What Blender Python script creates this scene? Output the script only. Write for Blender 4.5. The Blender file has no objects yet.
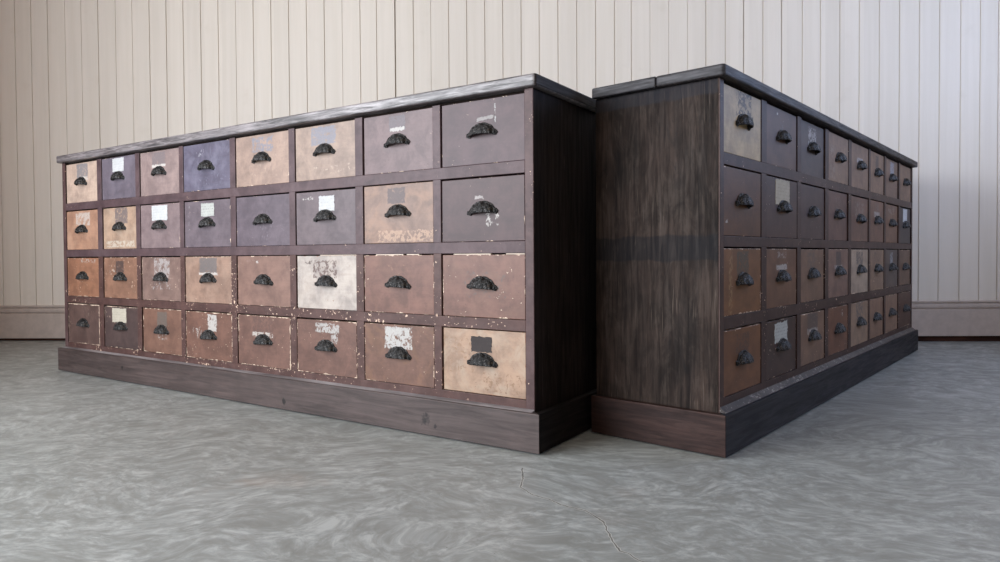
import bpy, bmesh, math, random
from mathutils import Matrix, Vector
random.seed(7)
S = bpy.context.scene
COL = S.collection
PI = math.pi

# ------------------------------------------------------------------ helpers
def lin(c):
    return tuple(((v/255)/12.92 if v/255 <= .04045 else ((v/255+.055)/1.055)**2.4) for v in c[:3]) + (1.0,)

def link(name, bm, mat, parent=None, loc=(0, 0, 0), bevel=0, seg=2, smooth=False, label=None):
    me = bpy.data.meshes.new(name)
    bmesh.ops.recalc_face_normals(bm, faces=bm.faces)
    bm.to_mesh(me); bm.free()
    for m in (mat if isinstance(mat, (list, tuple)) else [mat]):
        me.materials.append(m)
    o = bpy.data.objects.new(name, me)
    COL.objects.link(o)
    o.location = loc
    if parent: o.parent = parent
    if bevel:
        b = o.modifiers.new('bevel', 'BEVEL'); b.width = bevel; b.segments = seg
        b.limit_method = 'ANGLE'; b.angle_limit = math.radians(40)
    if smooth:
        for p in me.polygons: p.use_smooth = True
    if label: o['label'] = label
    return o

def box(bm, x0, x1, y0, y1, z0, z1):
    v = [bm.verts.new(p) for p in ((x0,y0,z0),(x1,y0,z0),(x1,y1,z0),(x0,y1,z0),(x0,y0,z1),(x1,y0,z1),(x1,y1,z1),(x0,y1,z1))]
    for f in ((0,1,2,3),(4,5,6,7),(0,1,5,4),(1,2,6,5),(2,3,7,6),(3,0,4,7)):
        bm.faces.new([v[i] for i in f])
    return v

def bx(*a):
    bm = bmesh.new(); box(bm, *a); return bm

def prism_xy(bm, pts, z0, z1):
    a = [bm.verts.new((x, y, z0)) for x, y in pts]; b = [bm.verts.new((x, y, z1)) for x, y in pts]
    bm.faces.new(a); bm.faces.new(b)
    n = len(pts)
    for i in range(n): bm.faces.new((a[i], a[(i+1) % n], b[(i+1) % n], b[i]))

def prism_xz(bm, pts, y0, y1):
    a = [bm.verts.new((x, y0, z)) for x, z in pts]; b = [bm.verts.new((x, y1, z)) for x, z in pts]
    bm.faces.new(a); bm.faces.new(b)
    n = len(pts)
    for i in range(n): bm.faces.new((a[i], a[(i+1) % n], b[(i+1) % n], b[i]))

# ------------------------------------------------------------------ node helper
class NT:
    def __init__(s, tree): s.t = tree; s.n = tree.nodes; s.l = tree.links
    def new(s, typ, **k):
        n = s.n.new(typ)
        for a, b in k.items(): setattr(n, a, b)
        return n
    def put(s, sock, v):
        if hasattr(v, 'is_output') or isinstance(v, bpy.types.NodeSocket): s.l.new(v, sock)
        else: sock.default_value = v
    def m(s, op, a, b=0.0, c=None, clamp=False):
        n = s.new('ShaderNodeMath', operation=op, use_clamp=clamp)
        s.put(n.inputs[0], a); s.put(n.inputs[1], b)
        if c is not None: s.put(n.inputs[2], c)
        return n.outputs[0]
    def vm(s, op, a, b):
        n = s.new('ShaderNodeVectorMath', operation=op)
        s.put(n.inputs[0], a); s.put(n.inputs[1], b); return n.outputs[0]
    def noise(s, vec, scale, detail=3.0, rough=.55, dist=0.0):
        n = s.new('ShaderNodeTexNoise')
        s.put(n.inputs['Vector'], vec); n.inputs['Scale'].default_value = scale
        n.inputs['Detail'].default_value = detail; n.inputs['Roughness'].default_value = rough
        n.inputs['Distortion'].default_value = dist
        return n.outputs[0]
    def noise_col(s, vec, scale):
        n = s.new('ShaderNodeTexNoise'); s.put(n.inputs['Vector'], vec); n.inputs['Scale'].default_value = scale
        return n.outputs['Color']
    def step(s, x, lo, hi, a=0.0, b=1.0):
        n = s.new('ShaderNodeMapRange', interpolation_type='SMOOTHSTEP')
        s.put(n.inputs[0], x); s.put(n.inputs[1], lo); s.put(n.inputs[2], hi); s.put(n.inputs[3], a); s.put(n.inputs[4], b)
        return n.outputs[0]
    def mix(s, f, a, b, mode='MIX'):
        n = s.new('ShaderNodeMix', data_type='RGBA', blend_type=mode)
        s.put(n.inputs[0], f); s.put(n.inputs[6], a); s.put(n.inputs[7], b)
        return n.outputs[2]
    def scale(s, vec, sc):
        return s.vm('MULTIPLY', vec, sc)
    def sep(s, vec):
        n = s.new('ShaderNodeSeparateXYZ'); s.put(n.inputs[0], vec); return n.outputs

def new_mat(name, rough=.5, spec=.5, metallic=0.0):
    m = bpy.data.materials.new(name); m.use_nodes = True
    t = NT(m.node_tree); bs = m.node_tree.nodes['Principled BSDF']
    bs.inputs['Roughness'].default_value = rough
    bs.inputs['Specular IOR Level'].default_value = spec
    bs.inputs['Metallic'].default_value = metallic
    return m, t, bs

def bump(t, bs, h, strength=.3, dist=.002):
    b = t.new('ShaderNodeBump'); b.inputs['Strength'].default_value = strength; b.inputs['Distance'].default_value = dist
    t.put(b.inputs['Height'], h); t.l.new(b.outputs[0], bs.inputs['Normal'])

def objco(t):
    return t.new('ShaderNodeTexCoord').outputs['Object']

# ------------------------------------------------------------------ painted drawer-front node group
def painted_group():
    g = bpy.data.node_groups.new('painted_front', 'ShaderNodeTree')
    I = g.interface
    def inp(n, typ, d):
        k = I.new_socket(name=n, in_out='INPUT', socket_type=typ); k.default_value = d
    inp('Color', 'NodeSocketColor', (.2, .2, .2, 1)); inp('Wear', 'NodeSocketColor', (.4, .3, .2, 1))
    inp('WearAmt', 'NodeSocketFloat', .3); inp('Seed', 'NodeSocketFloat', 0.0)
    inp('HW', 'NodeSocketFloat', .13); inp('HH', 'NodeSocketFloat', .08)
    inp('Chips', 'NodeSocketFloat', .3); inp('ChipCol', 'NodeSocketColor', (.5, .4, .3, 1)); inp('Edge', 'NodeSocketFloat', .5)
    for k in ('A', 'B'):
        for q in ('x', 'z', 'w', 'h', 'd'): inp(k+q, 'NodeSocketFloat', 0.0)
        inp(k+'col', 'NodeSocketColor', (.5, .5, .5, 1))
    I.new_socket(name='Color', in_out='OUTPUT', socket_type='NodeSocketColor')
    I.new_socket(name='Height', in_out='OUTPUT', socket_type='NodeSocketFloat')
    t = NT(g); gi = t.new('NodeGroupInput').outputs; go = t.new('NodeGroupOutput').inputs
    co = objco(t); xyz = t.sep(co)
    cmb = t.new('ShaderNodeCombineXYZ')
    t.put(cmb.inputs[0], gi['Seed']); t.put(cmb.inputs[1], t.m('MULTIPLY', gi['Seed'], 1.7)); t.put(cmb.inputs[2], t.m('MULTIPLY', gi['Seed'], .37))
    sc = t.vm('ADD', co, cmb.outputs[0])
    cloud = t.noise(sc, 16, 6, .68, .3)
    col = t.mix(t.step(cloud, .3, .7, 0, 1), t.mix(1, gi['Color'], (.72, .70, .71, 1), 'MULTIPLY'), t.mix(1, gi['Color'], (1.20, 1.18, 1.16, 1), 'MULTIPLY'))
    grain = t.noise(t.scale(sc, (14, 14, 160)), 1, 3, .6)
    col = t.mix(1, col, t.mix(t.step(grain, .25, .75), (.955, .955, .955, 1), (1.04, 1.04, 1.04, 1)), 'MULTIPLY')
    brush = t.noise(t.scale(sc, (120, 14, 14)), 1, 2, .6)
    col = t.mix(1, col, t.mix(t.step(brush, .25, .75), (.985, .985, .985, 1), (1.012, 1.012, 1.012, 1)), 'MULTIPLY')
    wn = t.noise(sc, 13, 6, .65, .8)
    col = t.mix(t.m('MULTIPLY', t.step(wn, .45, .68), gi['WearAmt'], clamp=True), col, gi['Wear'])
    # small dark dents
    dn = t.noise(sc, 150, 2, .5)
    col = t.mix(t.step(dn, .73, .78, 0, .55), col, (.03, .025, .025, 1))
    # grimy halo of handling under the pull
    # residues
    for k in ('A', 'B'):
        dx = t.m('SUBTRACT', gi[k+'w'], t.m('ABSOLUTE', t.m('SUBTRACT', xyz[0], gi[k+'x'])))
        dz = t.m('SUBTRACT', gi[k+'h'], t.m('ABSOLUTE', t.m('SUBTRACT', xyz[2], gi[k+'z'])))
        e = t.m('MINIMUM', dx, dz)
        e = t.m('ADD', e, t.m('MULTIPLY', t.m('SUBTRACT', t.noise(sc, 110, 4, .6), .5), .016))
        mask = t.step(e, -.0006, .0022)
        n2 = t.noise(t.vm('ADD', sc, (3.1, 0, 1.3) if k == 'A' else (7.7, 0, 2.9)), 75, 5, .65, .6)
        thr = t.m('MULTIPLY_ADD', gi[k+'d'], -.42, .71)
        cover = t.step(n2, t.m('SUBTRACT', thr, .055), t.m('ADD', thr, .055))
        f = t.m('MULTIPLY', t.m('MULTIPLY', mask, cover), .88)
        tone = t.mix(t.noise(sc, 210, 3, .6), t.mix(1, gi[k+'col'], (.72, .72, .72, 1), 'MULTIPLY'), t.mix(1, gi[k+'col'], (1.22, 1.22, 1.22, 1), 'MULTIPLY'))
        f = t.m('MULTIPLY', f, t.m('GREATER_THAN', gi[k+'w'], .0001))
        col = t.mix(f, col, tone)
    # chips
    cn = t.noise(sc, 120, 3, .6, .3); patch = t.noise(t.vm('ADD', sc, (5, 5, 5)), 14, 3, .6)
    thr = t.m('MULTIPLY_ADD', gi['Chips'], -.16, .80)
    thr = t.m('SUBTRACT', thr, t.m('MULTIPLY', t.m('SUBTRACT', patch, .5), .45))
    chip = t.step(cn, thr, t.m('ADD', thr, .03))
    ex = t.m('SUBTRACT', gi['HW'], t.m('ABSOLUTE', xyz[0])); ez = t.m('SUBTRACT', gi['HH'], t.m('ABSOLUTE', xyz[2]))
    ed = t.m('MINIMUM', ex, ez)
    en = t.noise(t.vm('ADD', sc, (9, 1, 4)), 34, 4, .7)
    lim = t.m('MULTIPLY', t.m('SUBTRACT', en, t.m('MULTIPLY_ADD', gi['Edge'], -.28, .62)), .022)
    edge = t.step(t.m('SUBTRACT', lim, ed), 0, .0006)
    c2 = t.noise(t.vm('MULTIPLY', t.vm('ADD', sc, (2, 6, 8)), (.55, 1, 1.3)), 44, 8, .8, .3)
    thr2 = t.m('SUBTRACT', t.m('MULTIPLY_ADD', gi['Chips'], -.10, .78), t.m('MULTIPLY', t.m('SUBTRACT', patch, .5), .25))
    chip = t.m('MAXIMUM', chip, t.step(c2, thr2, t.m('ADD', thr2, .02)))
    ff = t.m('MAXIMUM', chip, edge)
    col = t.mix(ff, col, gi['ChipCol'])
    t.l.new(col, go['Color'])
    hgt = t.m('ADD', t.m('MULTIPLY', grain, .25), t.m('MULTIPLY', ff, -.5))
    t.l.new(hgt, go['Height'])
    return g
PG = painted_group()

def painted(name, color, seed, hw, hh, wear=(200, 165, 135), wearamt=.25, chips=.3, chipcol=(205, 180, 155), edge=.4, A=None, B=None, rough=.46, spec=.30):
    m, t, bs = new_mat(name, rough, spec)
    n = t.new('ShaderNodeGroup'); n.node_tree = PG
    i = n.inputs
    i['Color'].default_value = lin(color); i['Wear'].default_value = lin(wear); i['WearAmt'].default_value = wearamt
    i['Seed'].default_value = seed; i['HW'].default_value = hw; i['HH'].default_value = hh
    i['Chips'].default_value = chips; i['ChipCol'].default_value = lin(chipcol); i['Edge'].default_value = edge
    for k, r in (('A', A), ('B', B)):
        if r:
            fx, fz, fw, fh, c, d = r
            i[k+'x'].default_value = fx*2*hw; i[k+'z'].default_value = fz*2*hh
            i[k+'w'].default_value = fw*hw; i[k+'h'].default_value = fh*hh
            i[k+'d'].default_value = min(d, .8); i[k+'col'].default_value = lin(c)
    t.l.new(n.outputs[0], bs.inputs['Base Color'])
    bump(t, bs, n.outputs[1], .25, .0012)
    return m

# ------------------------------------------------------------------ woods
def wood(name, dark, light, axis=0, freq=90, rough=.5, spec=.4, contrast=(.3, .7), seed=0., knots=False, smear=None, scratch=None, bands=(), blot=.25, bumpy=.35):
    """weathered timber: stretched grain along one local axis"""
    m, t, bs = new_mat(name, rough, spec)
    co = t.vm('ADD', objco(t), (seed, seed*.7, seed*1.3)); raw = objco(t)
    s = [freq, freq, freq]; s[axis] = freq*.075
    g1 = t.noise(t.scale(co, tuple(s)), 1, 5, .65, .7)
    s2 = [v*.22 for v in s]
    g2 = t.noise(t.scale(co, tuple(s2)), 1, 4, .6, 1.2)
    f = t.m('ADD', t.m('MULTIPLY', g1, .6), t.m('MULTIPLY', g2, .4))
    col = t.mix(t.step(f, contrast[0], contrast[1]), lin(dark), lin(light))
    bl = t.noise(co, 5, 4, .6, .5)
    col = t.mix(1, col, t.mix(t.step(bl, .3, .7), (1-blot,)*3+(1,), (1+blot,)*3+(1,)), 'MULTIPLY')
    if smear:      # broad brushed smears of old stain
        k = [13, 13, 13]; k[axis] = 4.5
        sm = t.noise(t.scale(t.vm('ADD', co, (4, 1, 6)), tuple(k)), 1, 6, .7, 1.6)
        col = t.mix(t.m('MULTIPLY', t.step(sm, .46, .66), t.step(g1, .3, .6, .08, .38)), col, lin(smear))
        col = t.mix(t.step(sm, .30, .44, .6, 0), col, lin((15, 13, 14)))
    xyz = t.sep(raw)
    for (a0, a1, c, amt) in bands:       # stained bands across the panel (local z)
        wob = t.m('MULTIPLY', t.m('SUBTRACT', t.noise(raw, 11, 3), .5), .035)
        z = t.m('ADD', xyz[2], wob)
        mk = t.m('MULTIPLY', t.step(z, a0-.004, a0+.004), t.step(z, a1-.004, a1+.004, 1, 0))
        mk = t.m('MULTIPLY', mk, t.step(g1, .25, .6, amt, amt*.75))
        col = t.mix(mk, col, lin(c))
    if scratch:
        sc = [v*3 for v in s]; sc[axis] = s[axis]*1.3
        n = t.noise(t.scale(t.vm('ADD', co, (2, 3, 4)), tuple(sc)), 1, 2, .5, .8)
        pn = t.noise(co, 7, 3)
        mk = t.m('MULTIPLY', t.step(n, .60, .72), t.step(pn, .48, .62))
        col = t.mix(t.m('MULTIPLY', mk, .5), col, lin(scratch))
    if isinstance(knots, (list, tuple)):
        for (kx, kz, kr) in knots:
            dx = t.m('SUBTRACT', xyz[0], kx); dz = t.m('MULTIPLY', t.m('SUBTRACT', xyz[2], kz), .8)
            d = t.m('ADD', t.m('SQRT', t.m('ADD', t.m('MULTIPLY', dx, dx), t.m('MULTIPLY', dz, dz))), t.m('MULTIPLY', t.m('SUBTRACT', t.noise(raw, 60, 3), .5), kr*3.2))
            col = t.mix(t.step(d, kr*.5, kr*1.3, .9, 0), col, (.006, .005, .005, 1))
        knots = False
    if knots:
        v = t.new('ShaderNodeTexVoronoi'); v.inputs['Scale'].default_value = 1.0
        k = [3.2, 3.2, 7]; k[axis] = 1.6
        t.put(v.inputs['Vector'], t.scale(co, tuple(k)))
        col = t.mix(t.step(v.outputs['Distance'], .05, .14, .75, 0), col, (.008, .006, .006, 1))
    t.l.new(col, bs.inputs['Base Color'])
    t.put(bs.inputs['Roughness'], t.step(g1, .3, .7, min(rough+.12, 1), rough-.06))
    bump(t, bs, f, bumpy, .002)
    return m

# ------------------------------------------------------------------ camera (solved from the photograph)
F, CX, CY, PITCH, ROLL, HC = 683.93, 489.88, 269.22, -.020013, -.006639, .50380
cd = bpy.data.cameras.new('camera'); cam = bpy.data.objects.new('camera', cd); COL.objects.link(cam)
c_, s_ = math.cos(PITCH), math.sin(PITCH); cr, sr = math.cos(ROLL), math.sin(ROLL)
fwd = Vector((0, c_, s_)); X0 = Vector((1, 0, 0)); Hh = Vector((0, -s_, c_))
right = X0*cr + Hh*sr; up = -X0*sr + Hh*cr
M = Matrix((right, up, -fwd)).transposed().to_4x4(); M.translation = (0, 0, HC)
cam.matrix_world = M
cd.sensor_width = 36; cd.lens = F*36/1000; cd.shift_x = (500-CX)/1000; cd.shift_y = -(281-CY)/1000
cd.clip_start = .02; cd.clip_end = 60
S.camera = cam

# ------------------------------------------------------------------ room
WY, WM = 4.0288, -.05971            # back wall: y = WY + WM x
XL, XR, YF, ZC = -3.2, 3.45, -3.6, 2.9
def wy(x): return WY + WM*x

def structure(o):
    o['kind'] = 'structure'; return o

def floor_mat():
    m, t, bs = new_mat('polished concrete', .42, .5)
    co = objco(t)
    wn = t.new('ShaderNodeTexNoise'); t.put(wn.inputs['Vector'], co); wn.inputs['Scale'].default_value = 1.6; wn.inputs['Detail'].default_value = 3
    w = t.vm('ADD', co, t.scale(t.vm('SUBTRACT', wn.outputs['Color'], (.5, .5, .5)), (.5, .5, 0)))
    def swirl(off, ang, sx, sy, det=5):
        mp = t.new('ShaderNodeMapping'); t.put(mp.inputs['Vector'], w)
        mp.inputs['Rotation'].default_value = (0, 0, ang); mp.inputs['Location'].default_value = off; mp.inputs['Scale'].default_value = (sx, sy, 1)
        return t.noise(mp.outputs[0], 1, det, .66, .45)
    a = swirl((0, 0, 0), 1.0, 9, 15); b = swirl((4, 2, 0), -.7, 10, 15); c = swirl((1, 7, 0), .9, 34, 54, 5)
    sel = t.step(t.noise(co, 1.3, 3), .42, .58)
    ab = t.mix(sel, a, b)
    f = t.m('ADD', t.m('MULTIPLY', ab, .5), t.m('MULTIPLY', c, .5))
    cr_ = t.new('ShaderNodeValToRGB'); e = cr_.color_ramp.elements
    e[0].position = .38; e[0].color = lin((122, 124, 121)); e[1].position = .60; e[1].color = lin((166, 170, 169))
    k = cr_.color_ramp.elements.new(.47); k.color = lin((132, 135, 133))
    k = cr_.color_ramp.elements.new(.54); k.color = lin((147, 151, 150))
    t.put(cr_.inputs[0], f)
    col = cr_.outputs[0]
    big = t.noise(co, .9, 3, .5)
    col = t.mix(1, col, t.mix(t.step(big, .3, .7), (.9, .9, .895, 1), (1.06, 1.06, 1.065, 1)), 'MULTIPLY')
    # warm brownish stains
    st = t.noise(t.vm('ADD', co, (9, 9, 0)), 2.3, 4, .6)
    col = t.mix(t.step(st, .62, .8, 0, .35), col, lin((150, 128, 112)))
    # specks
    sp = t.noise(co, 160, 1, .5)
    col = t.mix(t.step(sp, .775, .80, 0, .7), col, lin((70, 66, 60)))
    # hairline crack with chalky edges
    P = [(.073, 1.6107), (.0718, 1.5379), (.0635, 1.4778), (.0836, 1.4338), (.1226, 1.3976), (.1422, 1.369), (.186, 1.3359), (.212, 1.2799), (.2105, 1.2378), (.2138, 1.1856), (.2181, 1.1532), (.2301, 1.1452), (.2412, 1.1184), (.30, 1.06)]
    xy = t.sep(t.vm('ADD', co, t.scale(t.vm('SUBTRACT', t.noise_col(co, 60), (.5, .5, .5)), (.008, .008, 0))))
    best = None
    for (ax, ay), (bx_, by) in zip(P, P[1:]):
        dx, dy = bx_-ax, by-ay; L2 = dx*dx+dy*dy
        px = t.m('SUBTRACT', xy[0], ax); py = t.m('SUBTRACT', xy[1], ay)
        h = t.m('MULTIPLY', t.m('ADD', t.m('MULTIPLY', px, dx), t.m('MULTIPLY', py, dy)), 1/L2, clamp=True)
        qx = t.m('SUBTRACT', px, t.m('MULTIPLY', h, dx)); qy = t.m('SUBTRACT', py, t.m('MULTIPLY', h, dy))
        d = t.m('SQRT', t.m('ADD', t.m('MULTIPLY', qx, qx), t.m('MULTIPLY', qy, qy)))
        best = d if best is None else t.m('MINIMUM', best, d)
    vis = t.step(t.noise(co, 22, 2), .36, .50)
    col = t.mix(t.m('MULTIPLY', t.step(best, .0016, .0036, 1, 0), t.m('MULTIPLY', vis, .85)), col, lin((205, 205, 200)))
    col = t.mix(t.m('MULTIPLY', t.step(best, .0010, .0022, 1, 0), .85), col, lin((62, 58, 52)))
    t.l.new(col, bs.inputs['Base Color'])
    t.put(bs.inputs['Roughness'], t.step(ab, .3, .7, .5, .34))
    bump(t, bs, f, .12, .004)
    return m

def paintwall_mat():
    m, t, bs = new_mat('painted boards', .55, .35)
    co = objco(t)
    n = t.noise(t.scale(co, (30, 30, 1.2)), 1, 4, .6)
    col = t.mix(t.step(n, .3, .7), lin((220, 213, 203)), lin((225, 218, 209)))
    bd = t.new('ShaderNodeTexWhiteNoise', noise_dimensions='1D')
    t.put(bd.inputs['W'], t.m('FLOOR', t.m('DIVIDE', t.sep(co)[0], .10645)))
    col = t.mix(1, col, t.mix(bd.outputs[0], (.965, .965, .965, 1), (1.02, 1.02, 1.02, 1)), 'MULTIPLY')
    b2 = t.noise(co, 6, 4, .6)
    col = t.mix(t.step(b2, .6, .78, 0, .25), col, lin((200, 190, 176)))
    t.l.new(col, bs.inputs['Base Color'])
    bump(t, bs, n, .15, .0015)
    return m

def plain(name, c, rough=.6, spec=.3, metallic=0.):
    m, t, bs = new_mat(name, rough, spec, metallic)
    n = t.noise(objco(t), 25, 4, .6)
    t.l.new(t.mix(t.step(n, .3, .7), tuple(v*.92 for v in lin(c)[:3])+(1,), tuple(min(1, v*1.06) for v in lin(c)[:3])+(1,)), bs.inputs['Base Color'])
    return m

MW = paintwall_mat()
MPLASTER = plain('cream plaster', (196, 180, 162), .8, .2)
MWARM = plain('warm tan plaster', (158, 108, 84), .8, .2)

structure(link('floor', bx(XL-.1, XR+.1, YF-.1, 4.5, -.1, 0), floor_mat()))

# board joints read off the photograph: index -> x on the wall, others at the regular pitch
G = {0:-2.889,1:-2.786,2:-2.681,3:-2.571,4:-2.469,5:-2.363,6:-2.254,7:-2.15,8:-2.043,9:-1.938,10:-1.833,20:-.758,21:-.66,22:-.55,23:-.441,24:-.338,25:-.232,26:-.126,27:-.02,28:.085,29:.192,30:.297,34:.731,35:.827,36:.933,37:1.039,38:1.146,39:1.25,40:1.359,41:1.462,42:1.57,43:1.674,44:1.789,45:1.889,46:1.997,47:2.104,48:2.214,49:2.324,50:2.433,51:2.542,52:2.656,53:2.762,54:2.86}
for a, b in ((10, 20), (30, 34)):
    for i in range(a+1, b): G[i] = G[a] + (G[b]-G[a])*(i-a)/(b-a)
for i in range(-8, 0): G[i] = G[0] + i*.1065
for i in range(55, 64): G[i] = G[54] + (i-54)*.107
rg = random.Random(3)
bm = bmesh.new()
xs = []                                   # (x, depth)
for i in sorted(G):
    x = G[i]
    if not (XL+.02 < x < XR-.02): continue
    w, d = (.0030, .007)
    if i == 22: w, d = .0042, .02         # the open joints
    elif i in (41, 43): w, d = .0034, .014
    elif rg.random() < .3: w, d = .0016, .004
    xs += [(x-w, 0), (x-w*.35, d), (x+w*.35, d), (x+w, 0)]
xs = [(XL-.1, 0)] + xs + [(XR+.1, 0)]
lo = [bm.verts.new((x, wy(x)+d, .03)) for x, d in xs]; hi = [bm.verts.new((x, wy(x)+d, ZC)) for x, d in xs]
for i in range(len(xs)-1): bm.faces.new((lo[i], lo[i+1], hi[i+1], hi[i]))
bl_ = [bm.verts.new((x, wy(x)+.12, z)) for x, z in ((XL-.1, .03), (XR+.1, .03), (XR+.1, ZC), (XL-.1, ZC))]
bm.faces.new(bl_)
bm.faces.new(hi + [bl_[2], bl_[3]]); bm.faces.new(lo + [bl_[1], bl_[0]])
bm.faces.new((lo[0], hi[0], bl_[3], bl_[0])); bm.faces.new((lo[-1], hi[-1], bl_[2], bl_[1]))
structure(link('wall_back', bm, MW))

# skirting board with its two beads, following the wall, slightly out of level as in the photo
MSK = plain('painted skirting', (184, 172, 165), .42, .4)
prof = [(.000, .200), (.006, .200), (.012, .197), (.012, .1895), (.004, .1865), (.004, .1845), (.0135, .181), (.0145, .170), (.0135, .160), (.005, .1565), (.005, .1545), (.017, .149), (.017, .0), (.000, .0)]
bm = bmesh.new(); rings = []
for x in (XL, XR):
    zo = .015 + (x+3.02)*.018/5.9
    rings.append([bm.verts.new((x, wy(x)-o, z+zo)) for o, z in prof])
n = len(prof)
for i in range(n): bm.faces.new((rings[0][i], rings[0][(i+1) % n], rings[1][(i+1) % n], rings[1][i]))
bm.faces.new(rings[0]); bm.faces.new(rings[1])
structure(link('baseboard_back', bm, MSK))
bm = bmesh.new()
v = [bm.verts.new(p) for x in (XL, XR) for p in ((x, wy(x)-.004, 0), (x, wy(x)-.004, .032), (x, wy(x)+.03, .032), (x, wy(x)+.03, 0))]
for f in ((0,1,2,3), (4,5,6,7), (0,1,5,4), (1,2,6,5), (2,3,7,6), (3,0,4,7)): bm.faces.new([v[i] for i in f])
structure(link('trim_1', bm, wood('old floor plate', (30, 20, 16), (70, 46, 38), 0, 40, .8, .1)))

# side and front walls with window openings; daylight comes in through them
def wall_with_hole(name, mat, axis, pos, t_, a0, a1, h0, h1, hz0, hz1):
    """axis 'x': wall plane at x=pos running along y from a0 to a1; axis 'y' likewise along x"""
    bm = bmesh.new()
    def b(p0, p1, z0, z1):
        if axis == 'x': box(bm, min(pos, pos+t_), max(pos, pos+t_), p0, p1, z0, z1)
        else: box(bm, p0, p1, min(pos, pos+t_), max(pos, pos+t_), z0, z1)
    b(a0, h0, 0, ZC); b(h1, a1, 0, ZC); b(h0, h1, 0, hz0); b(h0, h1, hz1, ZC)
    return structure(link(name, bm, mat))
def window(name, axis, pos, a0, a1, z0, z1, n):
    bm = bmesh.new()
    def b(p0, p1, q0, q1, th=.05):
        if axis == 'x': box(bm, pos-th/2, pos+th/2, p0, p1, q0, q1)
        else: box(bm, p0, p1, pos-th/2, pos+th/2, q0, q1)
    f = .05
    b(a0, a1, z0, z0+f); b(a0, a1, z1-f, z1); b(a0, a0+f, z0+f, z1-f); b(a1-f, a1, z0+f, z1-f)
    for i in range(1, n):
        c = a0 + (a1-a0)*i/n; b(c-.018, c+.018, z0+f, z1-f, .04)
    return structure(link(name, bm, MSK, bevel=.003))
WL = (-1.5, 1.6, .3, 2.4)        # opening in the left wall (y0,y1,z0,z1)
WR = (.9, 3.2, 1.05, 2.5)
WF = (-2.2, 1.2, .9, 2.45)
wall_with_hole('wall_left', MWARM, 'x', XL, -.12, YF, 4.4, WL[0], WL[1], WL[2], WL[3])
wall_with_hole('wall_right', MPLASTER, 'x', XR, .12, YF, 4.1, WR[0], WR[1], WR[2], WR[3])
wall_with_hole('wall_front', MPLASTER, 'y', YF, -.12, XL, XR, WF[0], WF[1], WF[2], WF[3])
window('window_1', 'x', XL-.06, *WL, 4); window('window_2', 'x', XR+.06, *WR, 3); window('window_3', 'y', YF-.06, *WF, 4)
structure(link('ceiling', bx(XL-.12, XR+.12, YF-.12, 4.5, ZC, ZC+.1), MPLASTER))

def area(name, loc, rot, sx, sy, power, color):
    l = bpy.data.lights.new(name, 'AREA'); l.shape = 'RECTANGLE'; l.size = sx; l.size_y = sy; l.energy = power; l.color = color
    o = bpy.data.objects.new(name, l); COL.objects.link(o); o.location = loc; o.rotation_euler = rot; return o
area('daylight_left', (XL+.01, (WL[0]+WL[1])/2, (WL[2]+WL[3])/2), (0, -PI/2, 0), WL[3]-WL[2]-.1, WL[1]-WL[0]-.1, 305, (.90, .945, 1.0))
area('daylight_right', (XR-.01, (WR[0]+WR[1])/2, (WR[2]+WR[3])/2), (0, PI/2, 0), WR[3]-WR[2]-.1, WR[1]-WR[0]-.1, 40, (.42, .59, 1.0))
area('daylight_front', ((WF[0]+WF[1])/2, YF+.01, (WF[2]+WF[3])/2), (PI/2, 0, 0), WF[1]-WF[0]-.1, WF[3]-WF[2]-.1, 7, (1.0, .95, .88))

w = bpy.data.worlds.new('overcast sky'); S.world = w; w.use_nodes = True
w.node_tree.nodes['Background'].inputs[0].default_value = (.75, .85, 1, 1); w.node_tree.nodes['Background'].inputs[1].default_value = 1.0

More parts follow.
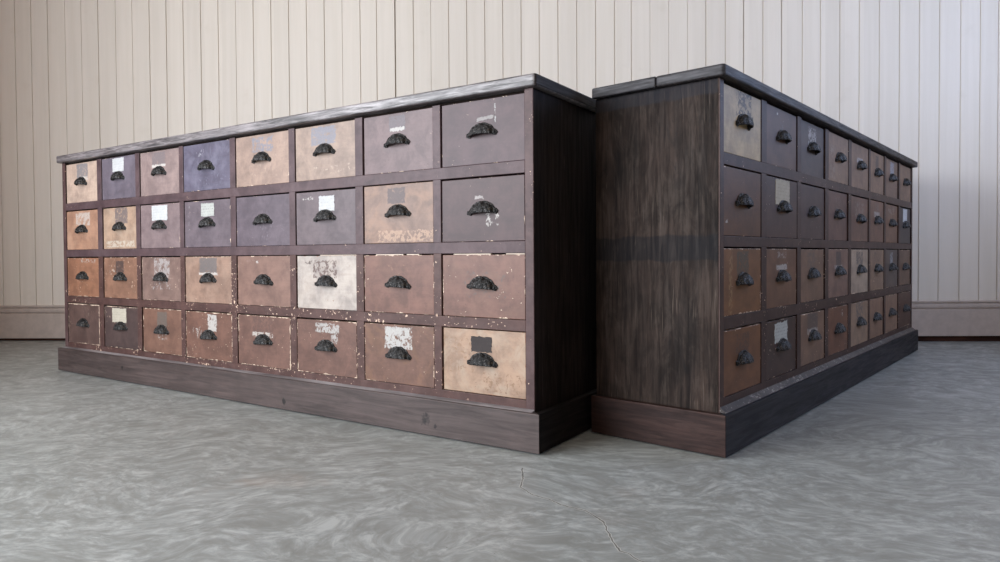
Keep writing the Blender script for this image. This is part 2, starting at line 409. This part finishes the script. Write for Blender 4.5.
# ------------------------------------------------------------------ cup pull
def iron_mat():
    m, t, bs = new_mat('blackened cast iron', .5, .45, .25)
    co = objco(t)
    n = t.noise(co, 160, 4, .6, 1.5); n2 = t.noise(co, 45, 3, .6)
    col = t.mix(t.step(n, .4, .62), lin((6, 6, 7)), lin((28, 27, 28)))
    rd = t.m('ABSOLUTE', t.m('SUBTRACT', t.noise(co, 95, 2, .5, 1.2), .5))
    col = t.mix(t.step(rd, .0, .018, .7, 0), col, lin((150, 148, 148)))  # thin bright lines paint highlights onto the relief
    col = t.mix(t.step(n2, .6, .75, 0, .5), col, lin((84, 74, 62)))
    t.l.new(col, bs.inputs['Base Color'])
    t.put(bs.inputs['Roughness'], t.step(n2, .3, .7, .34, .6))
    bump(t, bs, n, 1.0, .004)
    return m
IRON = iron_mat()
def cup_pull_mesh():
    bm = bmesh.new()
    a, h, d = .0385, .030, .0225
    N, K = 36, 12
    def relief(th, ps):
        return .0016*math.sin(9*th)*math.sin(3.2*ps+.6) + .0010*math.cos(16*th+4*ps) + .0012*math.exp(-((th-PI/2)/.22)**2)
    rows = []
    for j in range(K+1):
        ps = j/K*PI/2; row = []
        for i in range(N+1):
            th = PI*i/N; s = math.sin(th)
            r = 1 + relief(th, ps)/.03*min(1, s*2)
            arch = .002*s*s
            row.append((a*math.cos(th)*(1-.05*math.sin(ps)), -.002-d*(s**.85)*math.sin(ps)*r, -.004+arch*math.sin(ps)+h*(s**.95)*math.cos(ps)*r))
        rows.append(row)
    V = [[bm.verts.new(p) for p in row] for row in rows]
    for j in range(K):
        for i in range(N):
            try: bm.faces.new((V[j][i], V[j][i+1], V[j+1][i+1], V[j+1][i]))
            except ValueError: pass
    # inner skin
    W_ = [[bm.verts.new((x*.92, -.001+(y+.001)*.88, -.004+(z+.004)*.90 - .0003)) for x, y, z in row] for row in rows]
    for j in range(K):
        for i in range(N):
            bm.faces.new((W_[j][i], W_[j+1][i], W_[j+1][i+1], W_[j][i+1]))
    for i in range(N):                     # lip
        bm.faces.new((V[K][i], V[K][i+1], W_[K][i+1], W_[K][i]))
        bm.faces.new((V[0][i], V[0][i+1], W_[0][i+1], W_[0][i]))
    # scalloped back plate rim following the arch
    pts = []
    for i in range(41):
        th = PI*i/40; q = .0035 + .0012*abs(math.sin(6*th))
        pts.append(((a+q)*math.cos(th), -.004+h*math.sin(th)**.95+q*math.sin(th)))
    inn = [(x*.86, -.004+(z+.004)*.84) for x, z in pts]
    for y0, y1 in ((0, -.003),):
        A = [bm.verts.new((x, y1, z)) for x, z in pts]; B = [bm.verts.new((x, y1, z)) for x, z in inn]
        C = [bm.verts.new((x, 0, z)) for x, z in pts]
        for i in range(40):
            bm.faces.new((A[i], A[i+1], B[i+1], B[i])); bm.faces.new((A[i], C[i], C[i+1], A[i+1]))
    # ears with screw heads
    for sx in (-1, 1):
        cx, cz = sx*.0405, .0005
        R = [.0092+.0010*math.cos(5*k*2*PI/20) for k in range(20)]
        base = [bm.verts.new((cx+R[k]*math.cos(k*2*PI/20), 0, cz+R[k]*.85*math.sin(k*2*PI/20))) for k in range(20)]
        top = [bm.verts.new((cx+R[k]*.86*math.cos(k*2*PI/20), -.0048, cz+R[k]*.72*math.sin(k*2*PI/20))) for k in range(20)]
        for k in range(20): bm.faces.new((base[k], base[(k+1) % 20], top[(k+1) % 20], top[k]))
        bm.faces.new(top)
        prev = None
        for rr, yy in ((.0042, -.0048), (.0040, -.0064), (.0024, -.0074)):
            ring = [bm.verts.new((cx+rr*math.cos(k*2*PI/12), yy, cz+rr*math.sin(k*2*PI/12))) for k in range(12)]
            if prev:
                for k in range(12): bm.faces.new((prev[k], prev[(k+1) % 12], ring[(k+1) % 12], ring[k]))
            prev = ring
        bm.faces.new(prev)
    bmesh.ops.recalc_face_normals(bm, faces=bm.faces)
    me = bpy.data.meshes.new('cup_pull'); bm.to_mesh(me); bm.free()
    me.materials.append(IRON)
    for p in me.polygons: p.use_smooth = True
    return me
PULL = cup_pull_mesh()

# ------------------------------------------------------------------ paper labels
def paper_mat(name, c, ink=.35):
    m, t, bs = new_mat(name, .8, .2)
    co = objco(t)
    n = t.noise(co, 40, 5, .65)
    col = t.mix(t.step(n, .35, .7), tuple(v*.86 for v in lin(c)[:3])+(1,), lin(c))
    s = t.noise(t.scale(co, (420, 1, 130)), 1, 2, .5)       # faded unreadable writing
    rows = t.m('SINE', t.m('MULTIPLY', t.sep(co)[2], 620))
    col = t.mix(t.m('MULTIPLY', t.m('MULTIPLY', t.step(s, .5, .62), t.step(rows, .1, .6)), ink), col, lin((90, 84, 84)))
    t.l.new(col, bs.inputs['Base Color'])
    return m
PAPER = {'white': paper_mat('white label paper', (184, 185, 186), .25), 'written': paper_mat('written label paper', (168, 170, 166), .6),
         'buff': paper_mat('buff label paper', (176, 169, 154), .35), 'slate': paper_mat('slate label card', (64, 59, 59), .1),
         'grey': paper_mat('grey label paper', (150, 146, 146), .3)}
def paper(parent, w, h, x, z, kind, seed, ragged=.0015, skew=0.0, label=None):
    r = random.Random(seed); pts = []
    n = 12
    cs = [(-w/2, -h/2), (w/2, -h/2), (w/2, h/2), (-w/2, h/2)]
    for k in range(4):
        (x0, z0), (x1, z1) = cs[k], cs[(k+1) % 4]
        for i in range(n):
            f = i/n; jx = r.uniform(-1, 1)*ragged; jz = r.uniform(-1, 1)*ragged
            px, pz = x0+(x1-x0)*f+jx, z0+(z1-z0)*f+jz
            pts.append((px+skew*pz, pz+skew*.3*px))
    bm = bmesh.new(); prism_xz(bm, pts, -.0009, 0)
    return link('paper_label', bm, PAPER[kind], parent, (x, 0, z), label=label)

# ------------------------------------------------------------------ cabinets
PW, ST, DV, BO, D = .26974, .025206, .03118, .0265, .362
W = 2*ST + 8*PW + 7*DV
COLS = [[(.026, .297), (.333, .592), (.622, .891), (.918, 1.197), (1.227, 1.505), (1.534, 1.804), (1.835, 2.103), (2.130, 2.4014)],
        [(.025, .287), (.328, .598), (.635, .897), (.938, 1.199), (1.241, 1.513), (1.542, 1.795), (1.829, 2.095), (2.126, 2.4014)]]
ROWS = [dict(ct=.93, r=[(.9215, .748), (.7161, .5410), (.5100, .3364), (.3069, .1294)], bt=.1037),
        dict(ct=.9417, r=[(.9345, .7604), (.7300, .5498), (.5222, .3438), (.3118, .1392)], bt=.1073)]

# colour, description, residue A, residue B, paper, options ; residue = (fx, fz, fw, fh, colour, cover)
GRY = (150, 146, 150); WHT = (232, 226, 220); DRK = (88, 76, 76); BLU = (146, 146, 158)
LEFT = [
 [((222,190,168),'peach drawer with grey label remains', (.02,.30,.36,.36,GRY,.75), (.05,.10,.3,.1,WHT,.6), None, {}),
  ((122,112,128),'slate mauve drawer with white label above the pull', (-.05,.3,.0,.0,GRY,0), None, ('white',.0,.31,.34,.32), {}),
  ((168,142,138),'dusty rose drawer with grey strip label', (-.02,.32,.34,.30,(140,128,130),.8), (-.02,.16,.36,.07,WHT,.9), None, {}),
  ((104,98,124),'blue grey drawer with pale scratches', (-.13,.30,.16,.16,(180,178,190),.35), (.1,-.3,.7,.3,(140,136,156),.2), None, dict(wear=(150,148,168),wearamt=.35)),
  ((182,150,132),'tan drawer with blue grey label remains', (.02,.30,.40,.30,BLU,.55), (.1,.05,.7,.8,(205,180,165),.15), None, {}),
  ((178,150,132),'tan drawer with broad blue grey label stain', (-.02,.30,.42,.34,BLU,.72), (.15,-.33,.7,.15,(210,190,175),.25), None, {}),
  ((130,104,106),'mauve drawer with square grey label stain', (.0,.33,.24,.26,(118,108,114),.95), (.0,.225,.22,.07,(212,208,204),.9), None, {}),
  ((94,66,72),'dark mauve drawer with thin white label scrap', (.0,.17,.0,.0,WHT,0), (.16,.27,.012,.28,(190,190,188),.75), ('grey',.045,.205,.20,.052), dict(skew=.25))],
 [((204,152,122),'orange peach drawer with white smudge', (.02,.28,.44,.34,(228,214,204),.6), None, None, dict(wear=(226,190,165))),
  ((206,170,142),'pale peach drawer with grey label stain', (.05,.30,.38,.40,(132,120,120),.65), (0,-.38,.85,.16,(232,218,200),.55), None, dict(wear=(226,205,185))),
  ((152,130,132),'mauve drawer with white label over the pull', None, None, ('white',.0,.30,.40,.34), {}),
  ((122,108,118),'blue mauve drawer with small written label', (-.4,.1,.05,.7,(190,188,190),.25), None, ('written',.02,.30,.28,.28), {}),
  ((112,98,110),'violet grey drawer without label', (.2,-.2,.5,.4,(140,128,138),.2), None, None, dict(wearamt=.1)),
  ((116,100,106),'mauve grey drawer with small square white label', (-.3,.38,.2,.06,(215,210,205),.4), None, ('white',.03,.27,.26,.28), {}),
  ((158,126,110),'reddish tan drawer with dark label stain', (-.02,.31,.26,.27,(104,90,92),.9), (.1,-.38,.8,.2,(205,170,145),.5), None, dict(wear=(190,150,125),wearamt=.5)),
  ((90,62,64),'dark mauve drawer with white specks below the pull', (.13,-.16,.16,.2,(226,220,214),.35), (-.03,.20,.10,.05,(190,182,180),.7), None, dict(wearamt=.05))],
 [((174,120,92),'orange brown drawer with white flecks', (.15,.42,.5,.1,WHT,.35), None, None, dict(chips=.75,wear=(205,150,115))),
  ((170,124,100),'orange brown drawer with narrow dark label', (-.02,.27,.24,.30,(92,76,74),.9), (-.2,.2,.3,.3,WHT,.2), None, dict(chips=.6)),
  ((152,122,112),'brown drawer with scuffed white label remains', (.02,.25,.40,.46,(202,194,192),.55), (.0,-.1,.5,.3,(202,194,192),.3), None, dict(chips=.6)),
  ((178,142,122),'light brown drawer with grey label patch', (.0,.31,.38,.34,(130,124,124),.9), (.0,.13,.40,.06,(235,228,222),.8), None, dict(wear=(205,175,155))),
  ((158,120,106),'plain rose brown drawer with few chips', (-.2,.38,.25,.08,WHT,.2), None, None, dict(wearamt=.15,chips=.25)),
  ((212,200,190),'whitewashed pale drawer with brown label marks', (-.02,.25,.40,.34,(112,86,80),.5), (-.3,.4,.12,.12,(100,80,76),.4), None, dict(wear=(190,170,155),wearamt=.3,chipcol=(130,100,90))),
  ((142,98,84),'brown drawer with faint rusty flecks', (.0,.32,.3,.2,(170,125,105),.25), (.02,.14,.06,.06,WHT,.4), None, dict(wear=(160,118,98),wearamt=.35)),
  ((144,100,86),'rose brown drawer with scattered white nicks', (.02,.03,.52,.42,(120,104,98),.3), None, None, dict(wear=(160,122,104),wearamt=.35,chips=.55))],
 [((116,92,86),'dark brown drawer with chipped edges', (.1,.30,.3,.25,(160,140,130),.3), None, None, dict(edge=.7,chips=.5)),
  ((100,82,80),'umber drawer with white label', (-.2,.38,.2,.1,WHT,.3), None, ('buff',-.05,.29,.42,.34), dict(edge=.6)),
  ((148,110,94),'brown drawer with faded grey label', (.0,.27,.26,.34,(132,120,112),.8), (.0,-.1,.25,.2,WHT,.35), None, dict(edge=.6,chips=.5)),
  ((140,102,88),'red brown drawer with ragged white label scrap', (.08,.28,.20,.36,(238,232,226),.72), (-.25,.05,.2,.25,WHT,.25), None, dict(edge=.65,chips=.6)),
  ((140,104,92),'red brown drawer with white dashes above the pull', (-.02,.32,.4,.34,(122,92,84),.5), (-.02,.13,.40,.10,(238,230,222),.55), None, dict(edge=.6)),
  ((138,102,90),'red brown drawer with broken white label frame', (.02,.36,.40,.18,(222,218,214),.62), (.14,.22,.12,.3,(222,218,214),.5), None, dict(edge=.5)),
  ((138,102,88),'brown drawer with large torn white label', (.0,.28,.40,.38,(238,236,232),.62), None, None, dict(wear=(175,130,95),wearamt=.35)),
  ((206,172,146),'bare tan drawer with dark rectangular label', (.3,-.3,.6,.3,(176,140,112),.35), (-.3,.1,.4,.6,(186,148,118),.3), ('slate',-.02,.275,.25,.24), dict(wear=(226,206,184),wearamt=.6,chipcol=(150,110,90)))],
]
RIGHT = [
 [((200,186,160),'grey beige drawer with dark brown label marks', (.02,.30,.42,.40,(48,36,30),.5), (.2,.12,.16,.1,(48,36,30),.7), None, dict(wear=(165,155,135),chipcol=(90,80,70))),
  ((98,76,68),'dark brown drawer with faint ring mark', (.0,.2,.12,.16,(112,96,92),.5), (-.15,.4,.04,.04,WHT,.6), None, {}),
  ((82,72,76),'charcoal mauve drawer with white paper scraps', (.0,.24,.34,.38,(190,186,186),.5), None, None, {}),
  ((136,116,106),'grey brown drawer with streaky paint', (-.3,-.1,.25,.7,(165,145,132),.4), None, None, {}),
  ((132,112,104),'grey brown drawer with white smudge above the pull', (.0,.15,.35,.12,(195,195,200),.6), None, None, {}),
  ((136,114,104),'rose brown drawer with narrow dark label', (.0,.28,.22,.30,(84,72,70),.9), None, None, {}),
  ((122,102,96),'brown drawer with blue white smudge', (.05,.25,.3,.4,(168,172,186),.6), None, None, {}),
  ((128,106,96),'faded brown drawer in the far top corner', None, None, None, {})],
 [((100,70,48),'chocolate brown drawer with bronze worn pull', (-.42,-.28,.06,.06,WHT,.5), None, None, dict(wearamt=.05)),
  ((82,62,60),'dark plum drawer with tall cream label', None, None, ('buff',.0,.27,.46,.42), dict(wearamt=.05)),
  ((84,68,70),'dark plum grey drawer without label', None, None, None, dict(wearamt=.05)),
  ((112,90,88),'mauve brown drawer with pencil outlines', (.0,.3,.3,.25,(145,130,128),.3), None, None, {}),
  ((122,98,92),'brown drawer with scratched label remains', (.0,.2,.5,.4,(160,150,146),.4), None, None, {}),
  ((122,96,88),'brown drawer with white smudge', (.0,.17,.4,.14,(195,188,186),.7), (.0,.35,.3,.2,(150,140,138),.4), None, {}),
  ((126,100,90),'light brown drawer with worn top', (.0,.35,.5,.2,(168,155,148),.4), None, None, {}),
  ((76,72,78),'slate drawer with white label in the far column', None, None, ('white',.0,.29,.36,.36), dict(wearamt=.05))],
 [((128,92,64),'orange brown drawer with pale vertical streaks', (.0,.27,.32,.40,(92,84,72),.65), (-.32,.0,.10,1,(170,135,95),.45), None, dict(edge=.6)),
  ((120,92,78),'brown drawer with small white label scrap', (.0,.18,.36,.10,(205,200,196),.85), (.0,.4,.3,.12,(180,170,165),.4), None, {}),
  ((130,108,98),'taupe drawer with grey label trace', (.0,.3,.4,.3,(110,98,92),.5), None, None, {}),
  ((126,104,100),'mauve taupe drawer with dark label strip', (.0,.3,.26,.3,(86,76,76),.9), (.0,.12,.4,.1,(185,180,180),.6), None, {}),
  ((168,156,150),'pale whitewashed drawer with grey marks', (.0,.3,.4,.3,(110,100,98),.6), None, None, {}),
  ((138,118,108),'light taupe drawer with scribbled marks', (.0,.3,.4,.3,(100,86,80),.4), None, None, {}),
  ((88,80,82),'dark grey drawer with blue white drip', (.0,.25,.2,.35,(170,172,180),.6), None, None, {}),
  ((108,88,80),'brown drawer with faint label trace', (.0,.3,.3,.25,(130,112,105),.4), None, None, {})],
 [((122,88,66),'brown drawer with faint dark label trace', (.0,.25,.36,.34,(98,72,58),.6), None, None, {}),
  ((72,56,54),'dark umber drawer with torn white label', (.0,.46,.3,.06,(60,45,45),.5), None, ('written',-.02,.27,.42,.36), dict(ragged=.004)),
  ((134,112,102),'taupe drawer with mottled grey label stain', (.0,.32,.44,.34,(98,86,82),.7), (.0,.13,.44,.12,(190,184,180),.6), None, {}),
  ((112,82,70),'red brown drawer with white fleck', (.2,.35,.08,.15,WHT,.5), None, None, dict(chips=.5)),
  ((148,130,120),'pale taupe drawer with grey stain', (.0,.3,.4,.4,(110,104,102),.5), None, None, {}),
  ((138,116,106),'light brown drawer with bronze worn pull', None, None, None, {}),
  ((138,116,106),'light brown drawer with faint speckles', None, None, None, dict(chips=.4)),
  ((80,60,56),'dark brown drawer in the far bottom corner', (.0,.3,.4,.3,(105,85,80),.3), None, None, {})],
]

SHIM = plain('pale bare wood', (214, 198, 182), .7, .2)

def frame_mat(name, c, seed, chips, edge=.0):
    return painted(name, c, seed, 9, 9, wear=tuple(min(255, v+22) for v in c), wearamt=.35, chips=chips, chipcol=(205, 178, 158), edge=0, spec=.2)

def cabinet(idx, origin, yaw, table, label, mats):
    root = bpy.data.objects.new('drawer_cabinet', None); COL.objects.link(root)
    root.location = (origin[0], origin[1], 0); root.rotation_euler = (0, 0, yaw)
    root['label'] = label; root['category'] = 'cabinet'
    root.empty_display_size = .2
    R = ROWS[idx]; C = COLS[idx]; ct, bt = R['ct'], R['bt']
    D = mats['depth']; fr = mats['frame']; FD = .022                        # face frame depth
    # side panels, back, bottom
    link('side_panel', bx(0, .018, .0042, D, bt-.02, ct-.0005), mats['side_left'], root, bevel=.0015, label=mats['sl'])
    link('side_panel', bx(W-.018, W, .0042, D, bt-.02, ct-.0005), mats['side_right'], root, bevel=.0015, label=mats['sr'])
    link('back_panel', bx(.018, W-.018, D-.012, D, bt-.02, ct-.0005), mats['inner'], root)
    link('bottom_board', bx(.018, W-.018, FD, D-.012, bt-.012, bt), mats['inner'], root)
    for k in range(3):
        zc = (R['r'][k][1] + R['r'][k+1][0])/2
        link('shelf', bx(.018, W-.018, FD, D-.012, zc-.006, zc+.006), mats['inner'], root)
    # face frame: two stiles, five rails, the short dividers between them
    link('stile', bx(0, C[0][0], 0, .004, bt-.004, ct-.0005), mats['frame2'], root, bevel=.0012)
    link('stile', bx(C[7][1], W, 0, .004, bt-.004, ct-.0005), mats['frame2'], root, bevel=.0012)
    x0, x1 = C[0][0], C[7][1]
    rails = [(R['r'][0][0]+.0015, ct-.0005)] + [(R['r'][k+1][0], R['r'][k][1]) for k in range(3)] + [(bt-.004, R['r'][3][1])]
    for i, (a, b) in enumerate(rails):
        link('rail', bx(x0, x1, 0.0003 if i else .017, FD, a, b), (mats['inner'] if i == 0 else fr if i < 3 else mats['frame_low']), root, bevel=.0010)  # top rail set back and dark, painting in the shade under the countertop
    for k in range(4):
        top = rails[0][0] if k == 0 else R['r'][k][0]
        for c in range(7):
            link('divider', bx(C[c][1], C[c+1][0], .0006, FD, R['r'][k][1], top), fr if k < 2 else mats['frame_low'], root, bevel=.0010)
            xm = (C[c][1]+C[c+1][0])/2
    # partitions behind the dividers
    for c in range(7):
        xm = (C[c][1]+C[c+1][0])/2
        bm = bmesh.new()
        for k in range(4):
            zt = ct-.001 if k == 0 else (R['r'][k-1][1]+R['r'][k][0])/2-.006
            zb = bt if k == 3 else (R['r'][k][1]+R['r'][k+1][0])/2+.006
            box(bm, xm-.006, xm+.006, FD, D-.012, zb, zt)
        link('partition', bm, mats['inner'], root)
    # countertop
    ov, th = mats['ov']
    def slab(xa, xb, ya, yb, rc):
        pts = []
        for cx, cy, a0, rr in ((xa, ya, PI, rc[0]), (xb, ya, 1.5*PI, rc[1]), (xb, yb, 0, rc[2]), (xa, yb, .5*PI, rc[3])):
            if rr <= 0: pts.append((cx, cy)); continue
            ox = cx+rr if cx == xa else cx-rr; oy = cy+rr if cy == ya else cy-rr
            for k in range(6):
                a = a0 + PI/2*k/5; pts.append((ox+rr*math.cos(a), oy+rr*math.sin(a)))
        bm = bmesh.new(); prism_xy(bm, pts, ct, ct+th); return bm
    split = mats['split']
    def plank(bm, mat, bev, sg):
        o = link('countertop_plank', bm, [mat, mats['end_grain']], root, bevel=bev, seg=sg)
        for p in o.data.polygons:
            if abs(p.normal.x) > .6: p.material_index = 1
    plank(slab(-ov, W+ov, -ov, split-.001, (.010, .010, 0, 0)), mats['top'], .005, 3)
    plank(slab(-ov, W+ov, split+.001, D+.001, (0, 0, .006, .006)), mats['top_back'], .003, 2)
    # plinth: front board, two end boards, back board; small cap bead on top
    zb = .004
    T = .02; bl, br = mats['bo']
    def board(pts, mat, label=None):
        bm = bmesh.new(); prism_xy(bm, pts, zb, bt); link('plinth_board', bm, mat, root, bevel=.0014, label=label)
    board([(-bl, -BO), (W+br, -BO), (W+br-T, -BO+T), (-bl+T, -BO+T)], mats['plinth'])
    board([(-bl, -BO+.0004), (-bl+T, -BO+T+.0004), (-bl+T, D), (-bl, D)], mats['plinth_left'], mats.get('pl'))
    board([(W+br, -BO+.0004), (W+br, D), (W+br-T, D), (W+br-T, -BO+T+.0004)], mats['plinth_right'])
    bm = bmesh.new()                                      # sloped fillet between plinth and carcass
    v = [bm.verts.new(p) for x in (-.0005, W+.0005) for p in ((x, -BO+.010, bt), (x, .0, bt), (x, .0, bt+mats['bead_h']))]
    for f in ((0,1,2), (3,4,5), (0,1,4,3), (1,2,5,4), (2,0,3,5)): bm.faces.new([v[i] for i in f])
    link('cap_bead', bm, mats['bead'], root)
    for x in (.05, W/2, W-.05):
        link('foot_block', bx(x-.04, x+.04, .03, .09, 0, bt-.02), mats['inner'], root)
        link('foot_block', bx(x-.04, x+.04, D-.09, D-.03, 0, bt-.02), mats['inner'], root)
    # drawers
    rr = random.Random(40+idx)
    for r in range(4):
        zt, zb_ = R['r'][r]
        for c in range(8):
            xa, xb = C[c]
            col, desc, A, B, pap, opt = table[r][c]
            sag = rr.uniform(.0025, .0055) if r else .0015
            gl, gr_, gb = rr.choice((.0012, .002, .0042)), rr.choice((.001, .002, .0034)), .0008
            hw = (xb-xa-gl-gr_)/2; hh = (zt-zb_-sag-gb)/2
            cx = xa+gl+hw; cz = zb_+gb+hh; fy = rr.uniform(.0015, .006)
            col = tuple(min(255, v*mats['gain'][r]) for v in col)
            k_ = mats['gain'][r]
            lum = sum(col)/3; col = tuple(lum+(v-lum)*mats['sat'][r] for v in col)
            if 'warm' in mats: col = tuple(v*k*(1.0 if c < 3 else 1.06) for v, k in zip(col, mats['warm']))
            def sc(q): return None if q is None or q[2] == 0 else q[:4]+(tuple(min(255, v*k_) for v in q[4]),)+q[5:]
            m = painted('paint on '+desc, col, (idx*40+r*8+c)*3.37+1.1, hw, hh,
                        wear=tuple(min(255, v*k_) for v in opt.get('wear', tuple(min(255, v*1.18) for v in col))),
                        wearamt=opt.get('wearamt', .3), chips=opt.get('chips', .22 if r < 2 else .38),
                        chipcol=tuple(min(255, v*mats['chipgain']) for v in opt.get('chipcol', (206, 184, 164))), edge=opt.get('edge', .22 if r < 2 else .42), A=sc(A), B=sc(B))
            bm = bmesh.new()
            box(bm, -hw, hw, 0, .018, -hh, hh)            # front board
            bw, bh, dd = hw-.006, hh-.012, .27
            box(bm, -bw, -bw+.008, .018, dd, -bh, bh); box(bm, bw-.008, bw, .018, dd, -bh, bh)
            box(bm, -bw+.008, bw-.008, dd-.008, dd, -bh, bh); box(bm, -bw+.008, bw-.008, .018, dd-.008, -bh, -bh+.005)
            d = link('drawer', bm, m, root, (cx, fy, cz), bevel=.0012, label=desc)
            p = bpy.data.objects.new('cup_pull', PULL); COL.objects.link(p); p.parent = d
            p.location = (rr.uniform(-.003, .003), 0, -.005+rr.uniform(-.002, .002))
            p.rotation_euler = (0, rr.uniform(-.05, .05), 0)
            if pap:
                k, fx, fz, fw, fh = pap
                paper(d, fw*2*hw, fh*2*hh, fx*2*hw, fz*2*hh, k, idx*100+r*10+c, opt.get('ragged', .0016), opt.get('skew', 0))
            if idx == 0 and r == 2 and c in (5, 6, 7):    # pale strips of bare wood showing in the gap above the drawer
                for a, b in {5: [(-.2, 1)], 6: [(-.65, .15), (.25, .6)], 7: [(-.72, .2), (.56, 1)]}[c]:
                    link('bare_wood_strip', bx(a*hw, b*hw*.99, .0012, .012, hh+.0004, hh+sag-.0003), SHIM, d)
    return root

INNER = plain('dark unpainted interior and rail shade', (34, 27, 24), .9, .1)
LM = dict(
    frame=frame_mat('mauve brown frame paint', (78, 63, 66), 3.3, .35), frame2=frame_mat('worn stile paint', (78, 60, 60), 8.1, .55),
    frame_low=frame_mat('chipped lower frame paint', (76, 56, 53), 5.7, .85),
    side_left=wood('left side timber', (40, 30, 28), (70, 54, 50), 2, 60), side_right=wood('black side', (14, 11, 11), (38, 30, 28), 2, 70, .6, .12, seed=2, scratch=(86, 76, 72)),  # right side panel far darker than the left one
    sl=None, sr='near black side panel', inner=INNER,
    top=wood('weathered top with sky sheen', (44, 40, 41), (140, 134, 136), 0, 150, .4, .5, seed=1, contrast=(.34, .66)), top_back=wood('weathered top back', (40, 36, 36), (90, 84, 82), 0, 120, .45, .5),  # light grain colour raised to paint skylight sheen on the front edge
    plinth=wood('grey brown plinth', (44, 36, 35), (84, 72, 70), 0, 70, .45, .35, seed=4, knots=[(2.09, .048, .013), (1.50, .030, .008), (2.125, .03, .006), (.52, .06, .006)], contrast=(.25, .75), blot=.15), plinth_left=wood('grey brown plinth end', (50, 42, 41), (80, 70, 68), 1, 70, .45, .5),
    plinth_right=wood('black plinth end', (13, 11, 11), (28, 23, 22), 1, 70, .65, .1, seed=6), bead=wood('worn pale bead', (84, 78, 79), (150, 146, 148), 0, 60, .35, .6),
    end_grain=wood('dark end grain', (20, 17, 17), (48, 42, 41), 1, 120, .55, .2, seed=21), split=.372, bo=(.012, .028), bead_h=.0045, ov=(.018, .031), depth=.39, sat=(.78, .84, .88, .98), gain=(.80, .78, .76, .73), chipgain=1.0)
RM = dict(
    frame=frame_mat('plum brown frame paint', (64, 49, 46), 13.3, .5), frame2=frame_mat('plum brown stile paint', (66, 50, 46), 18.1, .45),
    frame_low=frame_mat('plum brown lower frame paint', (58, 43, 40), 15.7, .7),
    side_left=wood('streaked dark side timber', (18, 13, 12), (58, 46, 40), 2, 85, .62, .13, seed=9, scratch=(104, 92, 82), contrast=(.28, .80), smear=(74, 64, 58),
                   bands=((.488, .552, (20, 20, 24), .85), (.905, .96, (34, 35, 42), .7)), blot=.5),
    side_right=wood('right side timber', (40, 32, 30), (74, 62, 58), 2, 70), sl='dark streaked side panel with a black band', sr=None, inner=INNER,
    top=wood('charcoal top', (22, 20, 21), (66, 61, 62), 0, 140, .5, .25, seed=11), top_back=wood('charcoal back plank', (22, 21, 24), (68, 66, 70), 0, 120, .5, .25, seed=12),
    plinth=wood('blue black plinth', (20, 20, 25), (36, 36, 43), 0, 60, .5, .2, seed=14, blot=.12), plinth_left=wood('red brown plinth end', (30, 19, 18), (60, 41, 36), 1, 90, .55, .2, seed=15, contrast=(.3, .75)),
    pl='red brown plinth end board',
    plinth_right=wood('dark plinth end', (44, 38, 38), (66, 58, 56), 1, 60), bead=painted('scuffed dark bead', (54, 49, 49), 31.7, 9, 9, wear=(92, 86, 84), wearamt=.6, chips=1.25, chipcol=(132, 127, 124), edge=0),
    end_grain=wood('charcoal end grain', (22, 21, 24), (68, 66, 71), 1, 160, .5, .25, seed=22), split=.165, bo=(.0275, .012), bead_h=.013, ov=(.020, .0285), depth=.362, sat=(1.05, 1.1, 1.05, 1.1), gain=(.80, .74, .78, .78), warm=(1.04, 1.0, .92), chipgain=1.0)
cabinet(0, (-1.9159, 3.07595), -.58143, LEFT, 'brightly lit left cabinet of mauve and brown drawers, pale tan drawer at its lower right', LM)
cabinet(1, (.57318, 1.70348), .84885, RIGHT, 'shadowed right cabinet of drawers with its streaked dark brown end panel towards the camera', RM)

# ------------------------------------------------------------------ colour management
S.view_settings.view_transform = 'Standard'; S.view_settings.look = 'None'
S.view_settings.gamma = 1.0; S.view_settings.use_curve_mapping = False
S.view_settings.exposure = 0.0
S.cycles.max_bounces = 8; S.cycles.diffuse_bounces = 5
